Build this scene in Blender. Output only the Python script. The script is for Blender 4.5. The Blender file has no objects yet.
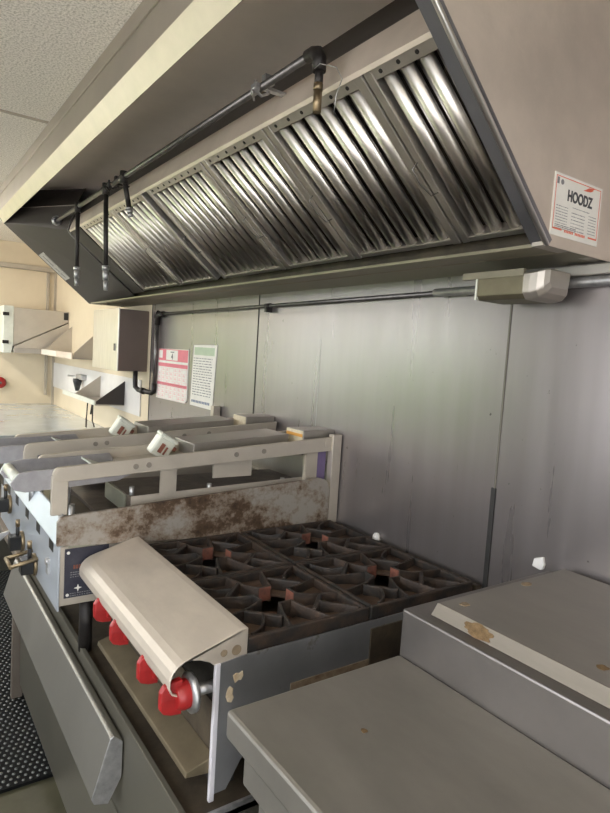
import bpy, bmesh, math, random
from mathutils import Vector, Matrix
random.seed(7)
S = bpy.context.scene
COL = S.collection
PI = math.pi

# ------------------------------------------------------------------ materials
MATS = {}
def new_mat(name):
    m = bpy.data.materials.new(name); m.use_nodes = True
    nt = m.node_tree; b = nt.nodes['Principled BSDF']
    MATS[name] = m
    return m, nt, b
def nd(nt, t, **kw):
    n = nt.nodes.new(t)
    for k, v in kw.items(): setattr(n, k, v)
    return n
def ramp(nt, fac, stops):
    r = nd(nt, 'ShaderNodeValToRGB')
    e = r.color_ramp.elements
    while len(e) < len(stops): e.new(.5)
    for i, (p, c) in enumerate(stops):
        e[i].position = p; e[i].color = (*c, 1) if len(c) == 3 else c
    nt.links.new(fac, r.inputs[0])
    return r.outputs[0]
def noise(nt, scale, sc=(1, 1, 1), detail=4, rough=.55, rot=(0, 0, 0)):
    tc = nd(nt, 'ShaderNodeTexCoord'); mp = nd(nt, 'ShaderNodeMapping')
    mp.inputs['Scale'].default_value = sc; mp.inputs['Rotation'].default_value = rot
    nt.links.new(tc.outputs['Object'], mp.inputs[0])
    n = nd(nt, 'ShaderNodeTexNoise'); n.inputs['Scale'].default_value = scale
    n.inputs['Detail'].default_value = detail; n.inputs['Roughness'].default_value = rough
    nt.links.new(mp.outputs[0], n.inputs['Vector'])
    return n.outputs['Fac']
def mul(c, k): return tuple(min(1, x * k) for x in c)
def steel(name, col, rough=.35, metal=.85, streak=(1, 1, 1), sscale=9, var=.18, bump=.06, stain=None, stain_at=(.62, .72), stain_scale=14):
    m, nt, b = new_mat(name)
    f = noise(nt, sscale, streak, 5, .6)
    c = ramp(nt, f, [(.25, mul(col, 1 - var)), (.75, mul(col, 1 + var))])
    if stain:
        f2 = noise(nt, stain_scale, (1, 1, 1), 6, .7)
        fac = ramp(nt, f2, [(stain_at[0], (0, 0, 0)), (stain_at[1], (1, 1, 1))])
        mx = nd(nt, 'ShaderNodeMix', data_type='RGBA')
        nt.links.new(fac, mx.inputs[0]); nt.links.new(c, mx.inputs[6]); mx.inputs[7].default_value = (*stain, 1)
        c = mx.outputs[2]
        inv = nd(nt, 'ShaderNodeMath', operation='MULTIPLY_ADD')
        nt.links.new(fac, inv.inputs[0]); inv.inputs[1].default_value = -metal * .9; inv.inputs[2].default_value = metal
        nt.links.new(inv.outputs[0], b.inputs['Metallic'])
    else:
        b.inputs['Metallic'].default_value = metal
    nt.links.new(c, b.inputs['Base Color'])
    rr = nd(nt, 'ShaderNodeMapRange')
    rr.inputs['To Min'].default_value = rough - .07; rr.inputs['To Max'].default_value = rough + .1
    nt.links.new(f, rr.inputs[0]); nt.links.new(rr.outputs[0], b.inputs['Roughness'])
    if bump:
        f3 = noise(nt, sscale * 5, streak, 3)
        bp = nd(nt, 'ShaderNodeBump'); bp.inputs['Strength'].default_value = bump; bp.inputs['Distance'].default_value = .01
        nt.links.new(f3, bp.inputs['Height']); nt.links.new(bp.outputs[0], b.inputs['Normal'])
    return m
def plain(name, col, rough=.6, metal=0, col2=None, scale=20, bump=0, sc=(1, 1, 1), stops=(.35, .7), spec=None):
    m, nt, b = new_mat(name)
    b.inputs['Roughness'].default_value = rough; b.inputs['Metallic'].default_value = metal
    if spec is not None: b.inputs['Specular IOR Level'].default_value = spec
    col2 = col2 or mul(col, .88)
    f = noise(nt, scale, sc, 6, .65)
    nt.links.new(ramp(nt, f, [(stops[0], col), (stops[1], col2)]), b.inputs['Base Color'])
    if bump:
        bp = nd(nt, 'ShaderNodeBump'); bp.inputs['Strength'].default_value = bump; bp.inputs['Distance'].default_value = .01
        nt.links.new(f, bp.inputs['Height']); nt.links.new(bp.outputs[0], b.inputs['Normal'])
    return m

steel('hood_steel', (.44, .405, .36), .42, .85, (1, 1, 1), 5, .12, .05)
steel('hood_end_steel', (.66, .58, .50), .5, .6, (1, 1, 1), 7, .12, .09)
steel('lip_steel', (.60, .535, .455), .42, .6, (1, 1, 1), 9, .10, .04)
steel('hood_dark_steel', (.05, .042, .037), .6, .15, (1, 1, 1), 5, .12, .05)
steel('canopy_steel', (.90, .81, .71), .42, .1, (1, 1, 1), 6, .06, .0)
steel('trough_steel', (.26, .235, .175), .45, .7, (1, 1, 1), 5, .12, .05)
steel('cup_steel', (.17, .15, .10), .4, .7, (1, 1, 1), 20, .15, .05)
steel('bright_steel', (.68, .66, .62), .3, .95, (1, 6, 1), 8, .1, .03)
steel('baffle_steel', (.60, .57, .53), .36, 1.0, (1, 1, 1), 30, .05, 0)
steel('frame_steel', (.56, .525, .475), .38, .95, (1, 1, 1), 30, .1, .02)
steel('flange_steel', (.24, .24, .26), .36, .85, (1, 1, 1), 8, .1, .02)
steel('wall_steel', (.275, .250, .246), .28, .72, (6, 5, .35), 3, .07, 0, stain=(.06, .05, .045), stain_at=(.68, .70), stain_scale=45)
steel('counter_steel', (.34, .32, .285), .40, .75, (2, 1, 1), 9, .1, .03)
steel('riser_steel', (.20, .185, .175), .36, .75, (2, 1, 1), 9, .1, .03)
steel('griddle_steel', (.48, .52, .57), .34, .45, (1, 1, 3), 6, .1, .03)  # bluish, less metallic base carries the sky mirrored in the panel
steel('deck_steel', (.30, .31, .25), .3, .7, (1, 1, 1), 14, .25, .06)
steel('arm_steel', (.52, .47, .395), .45, .5, (1, 1, 1), 12, .08, .04)
steel('lug_steel', (.36, .35, .36), .45, .7, (1, 1, 1), 40, .15, .05)
steel('ledge_steel', (.60, .53, .445), .5, .5, (2, 1, 1), 9, .1, .03)
steel('splash_steel', (.36, .315, .26), .5, .45, (1, 1, 1), 9, .16, .08, stain=(.055, .03, .016), stain_at=(.38, .60), stain_scale=7)
steel('range_side_steel', (.28, .28, .285), .45, .7, (1, 1, 1), 9, .14, .06, stain=(.08, .05, .03), stain_at=(.60, .72), stain_scale=16)
steel('base_steel', (.19, .18, .145), .42, .65, (1, 1, 1), 5, .1, .03)
steel('stand_steel', (.2, .17, .14), .55, .5, (1, 1, 1), 6, .1, .03)
steel('cabinet_brown', (.17, .135, .115), .45, .4, (1, 1, 1), 6, .1, .03)
steel('drawer_steel', (.28, .27, .24), .42, .65, (1, 1, 1), 6, .1, .03)
steel('far_counter_steel', (.60, .65, .66), .2, .45, (1, 1, 1), 5, .06, .02)
steel('galvanised', (.45, .45, .45), .42, .85, (1, 1, 1), 60, .25, .08)
steel('shelf_brown', (.20, .165, .105), .5, .6, (1, 1, 1), 14, .2, .06)
steel('brass', (.26, .20, .12), .4, .85, (1, 1, 1), 40, .3, .08)
def stain_splash():
    m, nt, b = new_mat('splash_stain')
    f1 = noise(nt, 2.6, (1.2, 1, 1.6), 3, .5); f2 = noise(nt, 60, (1, 1, 1), 5, .7); f3 = noise(nt, 9, (1, 1, 1.3), 5, .65)
    a = nd(nt, 'ShaderNodeMath', operation='MULTIPLY_ADD'); nt.links.new(f1, a.inputs[0]); a.inputs[1].default_value = 1.5; nt.links.new(f3, a.inputs[2])
    c = nd(nt, 'ShaderNodeMath', operation='MULTIPLY_ADD'); nt.links.new(f2, c.inputs[0]); c.inputs[1].default_value = .7; nt.links.new(a.outputs[0], c.inputs[2])
    d = nd(nt, 'ShaderNodeMath', operation='MULTIPLY'); nt.links.new(c.outputs[0], d.inputs[0]); d.inputs[1].default_value = .3125
    nt.links.new(ramp(nt, d.outputs[0], [(.46, (.33, .30, .26)), (.51, (.23, .18, .135)), (.545, (.10, .062, .036)), (.60, (.045, .028, .018))]), b.inputs['Base Color'])
    b.inputs['Metallic'].default_value = .25; b.inputs['Roughness'].default_value = .5
stain_splash()
plain('grime_and_shade', (.035, .026, .018), .55, .2, (.09, .07, .045), 12, .25)  # real grime, also the dark tone of shaded hood recesses
plain('platen_top', (.05, .038, .03), .5, .3, (.12, .095, .07), 18, .3)
plain('cast_iron', (.022, .020, .018), .55, .1, (.075, .046, .030), 24, .4, stops=(.42, .72))
plain('rusty_iron', (.11, .066, .042), .75, .0, (.04, .027, .02), 18, .4, stops=(.4, .72))
plain('rust_orange', (.24, .085, .055), .8, .1, (.09, .04, .028), 40, .3, stops=(.4, .75))
plain('burner_rust', (.16, .075, .04), .8, .1, (.06, .035, .025), 30, .3)
plain('black_iron', (.018, .016, .015), .5, .4, (.035, .03, .027), 30, .1)
plain('pipe_grey', (.13, .125, .12), .38, .8, (.2, .19, .18), 30, .05)
plain('red_plastic', (.36, .018, .018), .38, 0, (.24, .012, .012), 30)
plain('black_plastic', (.015, .015, .016), .4)
plain('bakelite', (.012, .012, .012), .35)
steel('lit_edge_white', (.74, .72, .76), .4, .3, (1, 1, 1), 9, .06, 0)  # white tone stands for light caught on the steel corner
steel('bolt_steel', (.30, .27, .23), .5, .6, (1, 1, 1), 40, .15, 0)
plain('caulk', (.75, .74, .72), .7)
plain('paper', (.78, .76, .70), .6)
plain('sticker_paper', (.80, .78, .72), .5)
plain('pink_ink', (.72, .20, .24), .6)
plain('pale_pink_ink', (.80, .50, .50), .6)
plain('red_ink', (.75, .16, .09), .55)
plain('grey_ink', (.22, .22, .22), .6)
plain('dark_ink', (.05, .05, .055), .55)
plain('green_ink', (.46, .56, .40), .6)
plain('blue_ink', (.16, .2, .3), .6)
plain('navy_label', (.022, .022, .036), .5, 0, (.04, .04, .055), 30)
plain('cream_label', (.62, .55, .40), .6, 0, (.5, .42, .28), 60)
plain('orange_strip', (.62, .30, .05), .6)
plain('purple_panel', (.16, .12, .24), .4, .3)
plain('latch_paint_and_sheen', (.66, .68, .60), .4, .2)  # also holds window light mirrored by cross plate and shelf lip
plain('old_grease', (.10, .06, .022), .75, 0, (.22, .14, .065), 70, .5)
plain('pale_grease', (.26, .20, .13), .75, 0, (.2, .145, .09), 70, .3)
plain('rust_edge', (.22, .17, .11), .8, 0, (.10, .06, .035), 50)
plain('chip_paint', (.55, .47, .34), .7, 0, (.42, .3, .18), 50)
plain('ceiling_tile', (.84, .80, .72), .9, 0, (.50, .47, .40), 150, .6, stops=(.46, .62))
plain('end_wall_paint', (.66, .57, .41), .55, 0, (.60, .51, .36), 3)
plain('white_wall_paint', (.70, .69, .66), .35, 0, (.62, .60, .57), 4)
plain('cover_strip', (.42, .37, .29), .6)
plain('plank_edge', (.25, .225, .19), .6, .2, (.19, .17, .14), 14, .1, (1, .2, 1))
plain('dark_gap', (.02, .019, .018), .7)
plain('gravel', (.52, .48, .45), .9, 0, (.42, .385, .36), 6, .3)
plain('hedge_leaf', (.16, .30, .08), .8, 0, (.34, .48, .18), 9, .6)
plain('darkened_wall', (.16, .15, .14), .6)  # unseen lower wall, coloured dark to deepen low reflections in the steel
plain('seam_line', (.13, .12, .095), .7)
def floor_mat():
    m, nt, b = new_mat('floor_vinyl')
    f = noise(nt, 7, (1, 1, 1), 6, .6)
    nt.links.new(ramp(nt, f, [(.35, (.055, .052, .030)), (.7, (.10, .094, .06))]), b.inputs['Base Color'])
    b.inputs['Roughness'].default_value = .35
floor_mat()
plain('rubber_mat', (.005, .0055, .0055), .65, 0, (.010, .010, .010), 30, .1, spec=.1)
plain('hole_glint', (.16, .17, .16), .25, .4)
def emis(name, col, st):
    m, nt, b = new_mat(name)
    b.inputs['Emission Color'].default_value = (*col, 1); b.inputs['Emission Strength'].default_value = st
    b.inputs['Base Color'].default_value = (*col, 1)
emis('added_lamp_lens', (1, .91, .80), 7)
emis('added_lamp_lens_far', (1, .94, .86), 20)

# ------------------------------------------------------------------ mesh builder (world coordinates)
class MB:
    def __init__(s): s.v = []; s.f = []; s.sm = []
    def add(s, vs, fs, smooth=False):
        k = len(s.v); s.v += [Vector(v) for v in vs]
        for f in fs: s.f.append([i + k for i in f]); s.sm.append(smooth)
        return s
    def box(s, a, b, M=None):
        x0, y0, z0 = a; x1, y1, z1 = b
        vs = [Vector(p) for p in ((x0, y0, z0), (x1, y0, z0), (x1, y1, z0), (x0, y1, z0), (x0, y0, z1), (x1, y0, z1), (x1, y1, z1), (x0, y1, z1))]
        if M: vs = [M @ v for v in vs]
        return s.add(vs, [(0, 3, 2, 1), (4, 5, 6, 7), (0, 1, 5, 4), (1, 2, 6, 5), (2, 3, 7, 6), (3, 0, 4, 7)])
    def cbox(s, c, d, M=None):
        c = Vector(c); h = Vector(d) / 2
        if M is None: return s.box(c - h, c + h)
        return s.box(-h, h, Matrix.Translation(c) @ M.to_4x4())
    def prism(s, pts, ax, a, b, smooth=False):
        """closed outline pts (2D) extruded along ax ('x','y','z') from a to b"""
        def P(p, t):
            return {'y': (p[0], t, p[1]), 'x': (t, p[0], p[1]), 'z': (p[0], p[1], t)}[ax]
        n = len(pts)
        vs = [P(p, a) for p in pts] + [P(p, b) for p in pts]
        s.add(vs, [list(range(n))[::-1], list(range(n, 2 * n))])
        k = len(s.v) - 2 * n
        for i in range(n):
            j = (i + 1) % n
            s.f.append([k + i, k + j, k + n + j, k + n + i]); s.sm.append(smooth)
        return s
    def strip(s, pts, th, ax, a, b, smooth=False):
        """open polyline with thickness th, extruded"""
        n = len(pts); P = [Vector(p) for p in pts]; off = []
        for i in range(n):
            d = (P[min(i + 1, n - 1)] - P[max(i - 1, 0)]).normalized()
            off.append(Vector((-d.y, d.x)) * th)
        return s.prism([tuple(p) for p in P] + [tuple(p + o) for p, o in list(zip(P, off))[::-1]], ax, a, b, smooth)
    def tube(s, pts, r, n=12, cap=True):
        pts = [Vector(p) for p in pts]; rs = r if isinstance(r, (list, tuple)) else [r] * len(pts)
        k = len(s.v); up = None
        for i, p in enumerate(pts):
            d = (pts[min(i + 1, len(pts) - 1)] - pts[max(i - 1, 0)]).normalized()
            if up is None:
                up = d.orthogonal().normalized()
            else:
                up = (up - d * up.dot(d)).normalized()
            w = d.cross(up)
            for j in range(n):
                a = 2 * PI * j / n
                s.v.append(p + (up * math.cos(a) + w * math.sin(a)) * rs[i])
        for i in range(len(pts) - 1):
            for j in range(n):
                jj = (j + 1) % n
                s.f.append([k + i * n + j, k + i * n + jj, k + (i + 1) * n + jj, k + (i + 1) * n + j]); s.sm.append(True)
        if cap:
            s.f.append([k + j for j in range(n)][::-1]); s.sm.append(False)
            e = k + (len(pts) - 1) * n
            s.f.append([e + j for j in range(n)]); s.sm.append(False)
        return s
    def cyl(s, a, b, r, n=16): return s.tube([a, b], r, n)
    def lathe(s, c, prof, n=28):
        """profile (r, z) about a vertical axis through c"""
        k = len(s.v); c = Vector(c)
        for r, z in prof:
            for j in range(n):
                a = 2 * PI * j / n
                s.v.append(c + Vector((r * math.cos(a), r * math.sin(a), z)))
        for i in range(len(prof) - 1):
            for j in range(n):
                jj = (j + 1) % n
                s.f.append([k + i * n + j, k + i * n + jj, k + (i + 1) * n + jj, k + (i + 1) * n + j]); s.sm.append(True)
        return s
    def build(s, name, mat, parent=None, bevel=0, origin=None, seg=2):
        me = bpy.data.meshes.new(name)
        if parent is not None: o0 = WPOS[parent.name]
        elif origin is not None: o0 = Vector(origin)
        else:
            xs = [v.x for v in s.v]; ys = [v.y for v in s.v]; zs = [v.z for v in s.v]
            o0 = Vector(((min(xs) + max(xs)) / 2, (min(ys) + max(ys)) / 2, min(zs)))
        me.from_pydata([v - o0 for v in s.v], [], s.f)
        for p, f in zip(me.polygons, s.sm): p.use_smooth = f
        bm = bmesh.new(); bm.from_mesh(me); bmesh.ops.recalc_face_normals(bm, faces=bm.faces); bm.to_mesh(me); bm.free()
        me.materials.append(MATS[mat])
        o = bpy.data.objects.new(name, me); COL.objects.link(o)
        if parent is not None: o.parent = parent
        else: o.location = o0
        WPOS[o.name] = o0
        if bevel:
            md = o.modifiers.new('edge', 'BEVEL'); md.width = bevel; md.segments = seg; md.limit_method = 'ANGLE'; md.angle_limit = .6
        return o
WPOS = {}
def tag(o, label, cat, group=None):
    o['label'] = label; o['category'] = cat
    if group: o['group'] = group
    return o
def thing(name, loc, label, cat, group=None):
    o = bpy.data.objects.new(name, None); COL.objects.link(o); o.location = loc
    o.empty_display_size = .05; WPOS[o.name] = Vector(loc)
    return tag(o, label, cat, group)
def struct(o): o['kind'] = 'structure'; return o
def lab(o, t): o['label'] = t; return o
def lettering(text, size, M, mat, name, parent, extrude=.0004, bold=False, shear=0, spacing=1.0):
    """text in the local XY plane of M, centred; turned into a mesh"""
    cu = bpy.data.curves.new('lettering', 'FONT'); cu.body = text; cu.size = size; cu.align_x = 'CENTER'; cu.align_y = 'CENTER'
    cu.extrude = extrude; cu.shear = shear; cu.space_character = spacing
    if bold: cu.offset = size * .035
    t = bpy.data.objects.new('tmp', cu); COL.objects.link(t)
    dg = bpy.context.evaluated_depsgraph_get()
    me = bpy.data.meshes.new_from_object(t.evaluated_get(dg))
    bpy.data.objects.remove(t)
    o0 = WPOS[parent.name]
    me.transform(Matrix.Translation(-o0) @ M)
    me.materials.clear(); me.materials.append(MATS[mat])
    o = bpy.data.objects.new(name, me); COL.objects.link(o); o.parent = parent; WPOS[o.name] = o0
    return o

# ------------------------------------------------------------------ the room
YF = 5.85; ZC = 2.29; XL = -2.35; YB = -1.6
struct(MB().box((XL - .1, YB - .1, -.1), (.1, YF + .1, 0)).build('floor', 'floor_vinyl'))
struct(MB().box((XL - .1, YB - .1, ZC), (.1, YF + .1, ZC + .1)).build('ceiling', 'ceiling_tile'))
struct(MB().box((0, YB - .1, 0), (.1, 3.368, ZC)).build('wall_right', 'wall_steel'))
struct(MB().box((0, 3.368, 0), (.1, YF + .1, ZC)).build('wall_right_far', 'end_wall_paint'))
EX0, EX1, EZ0, EZ1 = -2.1, -1.38, .95, 1.80
m = MB().box((XL - .1, YF, 0), (EX0, YF + .1, ZC)).box((EX1, YF, 0), (0, YF + .1, ZC)).box((EX0, YF, 0), (EX1, YF + .1, EZ0)).box((EX0, YF, EZ1), (EX1, YF + .1, ZC))
struct(m.build('wall_end', 'end_wall_paint'))
m = MB()
for a, b in (((EX0, YF + .02, EZ0), (EX0 + .03, YF + .08, EZ1)), ((EX1 - .03, YF + .02, EZ0), (EX1, YF + .08, EZ1)), ((EX0 + .03, YF + .02, EZ0), (EX1 - .03, YF + .08, EZ0 + .03)), ((EX0 + .03, YF + .02, EZ1 - .03), (EX1 - .03, YF + .08, EZ1))): m.box(a, b)
struct(m.build('window_3', 'bright_steel'))
# left wall with the long service window, back wall with the open rear door
WINS = [(2.75, 5.7), (-.7, 1.75)]; WZ0, WZ1 = .95, 1.95
m = MB()
struct(MB().box((XL - .1, YB, 0), (XL, YF, WZ0)).build('wall_left_lower', 'darkened_wall')); m.box((XL - .1, YB, WZ1), (XL, YF, ZC))
ys = [YB, -.7, 1.75, 2.75, 5.7, YF]
for k in (0, 2, 4): m.box((XL - .1, ys[k], WZ0), (XL, ys[k + 1], WZ1))
struct(m.build('wall_left', 'white_wall_paint'))
m = MB()
m.box((XL, YB - .1, 0), (-2.2, YB, ZC)); m.box((-1.25, YB - .1, 0), (0, YB, ZC)); m.box((-2.2, YB - .1, 2.0), (-1.25, YB, ZC))
struct(m.build('wall_back', 'white_wall_paint'))
for k, (W0, W1) in enumerate(WINS):
    m = MB()
    for a, b in (((XL - .09, W0, WZ0), (XL - .01, W0 + .04, WZ1)), ((XL - .09, W1 - .04, WZ0), (XL - .01, W1, WZ1)),
                 ((XL - .09, W0 + .04, WZ0), (XL - .01, W1 - .04, WZ0 + .04)), ((XL - .09, W0 + .04, WZ1 - .04), (XL - .01, W1 - .04, WZ1)),
                 ((XL - .07, (W0 + W1) / 2 - .02, WZ0), (XL - .03, (W0 + W1) / 2 + .02, WZ1))): m.box(a, b)
    struct(m.build('window_%d' % (k + 1), 'bright_steel'))
# joints and trims
def trim(n, a, b, mat, bevel=0): return struct(MB().box(a, b).build('trim_%d' % n, mat, bevel=bevel))
trim(1, (-.002, .922, 1.16), (.001, .927, ZC), 'seam_line')
trim(2, (-.004, .920, .55), (.001, .933, 1.16), 'dark_gap')
trim(3, (-.002, 2.145, .55), (.001, 2.150, ZC), 'dark_gap')
trim(4, (-.002, 3.366, .55), (.001, 3.371, ZC), 'dark_gap')
trim(5, (-2.3, YF - .05, 2.06), (-.0, YF, 2.10), 'cover_strip', .004)
trim(6, (-.085, YF - .02, .95), (-.06, YF, 2.06), 'cover_strip', .003)
trim(7, (-.018, YF - .018, .85), (-.0, YF, 2.06), 'cover_strip')
trim(8, (-2.3, 2.535, ZC - .004), (-.75, 2.555, ZC + .001), 'cover_strip')
trim(9, (-2.3, 1.30, ZC - .004), (-.75, 1.32, ZC + .001), 'cover_strip')
trim(10, (-2.3, 3.78, ZC - .004), (-.75, 3.80, ZC + .001), 'cover_strip')
trim(11, (-.0008, 1.702, .9), (.001, 1.7032, 1.52), 'galvanised')
trim(12, (-.008, 3.5, 1.03), (0, YF, 1.25), 'white_wall_paint')
# outside, seen only through the window and mirrored in the steel
struct(MB().box((-14, -6, -.9), (XL - .3, 14, -.8)).build('ground', 'gravel'))
struct(MB().box((XL - .3, YF + .3, -.9), (6, 14, -.8)).build('ground', 'gravel'))

# ------------------------------------------------------------------ exhaust hood
HN, HF = .69, 3.87
hood = thing('exhaust_hood', (-.37, 2.2, 1.697), 'long stainless exhaust hood with greasy inside hanging above the cooking line', 'exhaust hood')
near_prof = [(0, 1.697), (-.224, 1.697), (-.567, 2.01), (-.70, 2.125), (-.742, 2.16), (-.742, ZC), (0, ZC)]
far_prof = [(0, 1.697), (-.224, 1.697), (-.716, 2.105), (-.742, 2.135), (-.742, ZC), (0, ZC)]
m = MB().prism(near_prof, 'y', HN, HN + .004)
lab(m.build('end_panel', 'hood_end_steel', hood), 'plain brushed end panel nearest the camera, carrying the white sticker')
# rolled flange running down the sloped edge of the near end panel
m = MB()
m.prism([(-.224, 1.697), (-.567, 2.01), (-.70, 2.125), (-.742, 2.16), (-.742, 2.175), (-.69, 2.132), (-.558, 2.02), (-.215, 1.709)], 'y', HN - .001, HN + .034)
m2 = MB().tube([(-.226, HN + .002, 1.699), (-.567, HN + .002, 2.011), (-.70, HN + .002, 2.126), (-.742, HN + .002, 2.16)], .0055, 10)
m2.build('rolled_edge', 'bright_steel', lab(m.build('end_flange', 'flange_steel', hood), 'dark bluish flange of the near end panel with bright rolled edge'))
m = MB().prism([(-.232, 1.697), (0, 1.697), (0, 1.712), (-.232, 1.712)], 'y', HN + .002, HN + .03)
m.build('bottom_flange', 'hood_steel', hood)
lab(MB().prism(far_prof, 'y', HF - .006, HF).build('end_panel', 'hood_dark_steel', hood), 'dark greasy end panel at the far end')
# inner skirt slanting from the far end of the opening back to the last filter
A = Vector((-.716, HF - .006, 2.107)); B = Vector((-.226, HF - .006, 1.699)); Cc = Vector((-.137, 3.30, 1.735)); Dd = Vector((-.470, 3.30, 2.03))
A2 = Vector((-.716, HF - .006, 2.185)); D2 = Vector((-.455, 3.30, 2.16)); B2 = Vector((-.02, 3.45, 1.70)); A3 = Vector((-.716, HF - .006, 2.283)); D3 = Vector((-.38, 3.42, 2.283))
m = MB().add([A, B, Cc, Dd, A2, D2, B2, A3, D3], [(0, 1, 2, 3), (0, 3, 5, 4), (1, 6, 2)])
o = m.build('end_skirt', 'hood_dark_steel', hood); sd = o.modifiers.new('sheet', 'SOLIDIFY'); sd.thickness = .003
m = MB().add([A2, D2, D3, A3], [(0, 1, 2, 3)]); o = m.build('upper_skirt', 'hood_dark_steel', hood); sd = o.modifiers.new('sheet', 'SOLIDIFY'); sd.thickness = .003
m = MB().tube([A2 + Vector((.0, -.004, 0)), D2 + Vector((0, -.004, 0))], .0022, 6); m.build('end_seam', 'hood_steel', hood)
MB().box((-.742, HN + .004, 2.153), (-.732, HF, ZC)).build('front_panel', 'hood_steel', hood)
MB().box((-.7475, HN + .004, 2.245), (-.742, HF - .02, ZC - .001)).build('flashing', 'hood_steel', hood, bevel=.0015)
MB().prism([(-.750, 2.152), (-.716, 2.103), (-.712, 2.106), (-.732, 2.154)], 'y', HN + .03, HF - .001).build('front_lip', 'lip_steel', hood)
MB().box((-.716, HN + .03, 2.107), (-.711, HF - .006, 2.283)).build('inner_front_panel', 'hood_steel', hood)
MB().box((-.716, HN + .004, 2.2815), (-.29, HF - .006, 2.2875)).build('canopy_top', 'canopy_steel', hood)
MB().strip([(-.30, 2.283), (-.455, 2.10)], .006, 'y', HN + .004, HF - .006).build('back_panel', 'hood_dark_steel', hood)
MB().strip([(-.452, 2.103), (-.461, 2.098), (-.492, 2.024), (-.486, 2.016)], .006, 'y', HN + .004, 3.30).build('filter_rail', 'hood_end_steel', hood)
MB().strip([(-.40, 2.05), (-.06, 1.78)], .005, 'y', HN + .004, HF - .006).build('plenum_back', 'grime_and_shade', hood)  # steel backing in a dark tone for the unlit plenum
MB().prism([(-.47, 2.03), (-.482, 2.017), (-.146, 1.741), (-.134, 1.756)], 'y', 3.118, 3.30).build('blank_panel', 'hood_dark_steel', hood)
MB().strip([(-.226, 1.703), (-.224, 1.697), (-.15, 1.6985), (-.145, 1.6965), (0, 1.6975)], .004, 'y', HN + .004, HF - .001).build('grease_trough', 'trough_steel', hood)
MB().box((-.20, HN + .02, 1.7025), (-.001, HF - .02, 1.706)).box((-.10, HN + .02, 1.706), (-.001, HF - .02, 1.78)).build('trough_back', 'grime_and_shade', hood)  # dark colour holds the shadow inside the trough below the filters
m = MB().tube([(-.462, 3.26, 2.12), (-.488, 3.26, 2.07), (-.502, 3.262, 2.02), (-.490, 3.25, 1.998), (-.16, 3.25, 1.738)], .005, 8)
m.build('capillary_tube', 'pipe_grey', hood)
# rating plate riveted to the far end skirt
U = (B - A).normalized(); Nn = (B - A).cross(Dd - A).normalized()
if Nn.y > 0: Nn = -Nn
V = Nn.cross(U).normalized()
if V.z < 0: V = -V
P0 = A + U * .245 + V * .015 + Nn * .003
m = MB(); L_, W_ = .20, .30
a = [P0, P0 + U * L_, P0 + U * L_ + V * W_, P0 + V * W_]; m.add(a + [p + Nn * .002 for p in a], [(0, 1, 2, 3), (7, 6, 5, 4), (0, 4, 5, 1), (1, 5, 6, 2), (2, 6, 7, 3), (3, 7, 4, 0)])
rp = m.build('rating_plate', 'galvanised', hood)
m = MB()
for k in range(6):
    a = P0 + U * .015 + V * (.03 + k * .042) + Nn * .0024
    for t0, t1 in ((.0, .08), (.095, .125), (.135, .17)):
        m.add([a + U * t0, a + U * t1, a + U * t1 + V * .012, a + U * t0 + V * .012], [(0, 1, 2, 3)])
m.build('plate_print', 'grey_ink', rp)
# white HOODZ sticker on the near end panel
ST = HN - .0012
sx0, sx1, sz0, sz1 = -.224, -.060, 1.719, 1.834
stk = MB().box((sx0, ST, sz0), (sx1, HN, sz1)).build('sticker', 'sticker_paper', hood)
lab(stk, 'white rectangular service sticker with red border and black lettering')
m = MB(); w = .0014; e = .005; y0, y1 = ST - .0004, ST + .0002
m.box((sx0 + e, y0, sz1 - e - w), (sx1 - e, y1, sz1 - e)); m.box((sx0 + e, y0, sz0 + .012), (sx0 + e + w, y1, sz1 - e)); m.box((sx1 - e - w, y0, sz0 + .012), (sx1 - e, y1, sz1 - e))
m.box((sx0 + e, y0, sz0 + .011), (sx0 + .036, y1, sz0 + .014)); m.box((sx1 - .036, y0, sz0 + .011), (sx1 - e, y1, sz0 + .014))
for k in range(14):
    if k != 6: m.box((sx0 + .045 + k * .0052, y0, sz0 + .0095), (sx0 + .0485 + k * .0052, y1, sz0 + .0145))
m.build('red_border', 'red_ink', stk)
RX = Matrix.Rotation(PI / 2, 4, 'X')
lettering('HOODZ', .0245, Matrix.Translation((-.136, ST - .0003, 1.7975)) @ RX @ Matrix.Diagonal((.92, 1.15, 1, 1)), 'dark_ink', 'lettering', stk, bold=True, spacing=1.02)
m = MB()   # the orange swoosh over the last letters
for k, (x, z, l) in enumerate(((-.128, 1.8175, .036), (-.118, 1.8215, .03))):
    pts = [(x, z), (x + l * .35, z + .0045), (x + l, z + .0062), (x + l * .75, z + .002), (x + l * .4, z + .0006)]
    m.prism(pts, 'y', ST - .0005, ST + .0002)
m.build('swoosh', 'red_ink', stk)
m = MB()
def scribble(m, x0, x1, z, y, h=.0016, step=.004):
    x = x0
    while x < x1:
        l = random.uniform(.4, .9) * step; m.box((x, y - .0003, z), (min(x1, x + l), y + .0002, z + h)); x += step
scribble(m, -.158, -.098, 1.778, ST, .0014, .003)
for k in range(7): scribble(m, -.212, -.172, 1.774 - k * .0052, ST, .0013)
for k in range(6): scribble(m, -.160, -.112, 1.768 - k * .0064, ST, .0015)
for k in range(7): scribble(m, -.100, -.072, 1.772 - k * .0056, ST, .0013)
for k in range(3): scribble(m, -.212, -.140, 1.7385 - k * .003, ST, .0017, .003)
MB().box((-.216, ST - .0003, 1.814), (-.209, ST + .0002, 1.826)).build('mark', 'grey_ink', stk); MB().cyl((-.199, ST - .0003, 1.819), (-.199, ST + .0002, 1.819), .005).build('mark', 'grey_ink', stk)
m.build('fine_print', 'grey_ink', stk)

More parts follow.
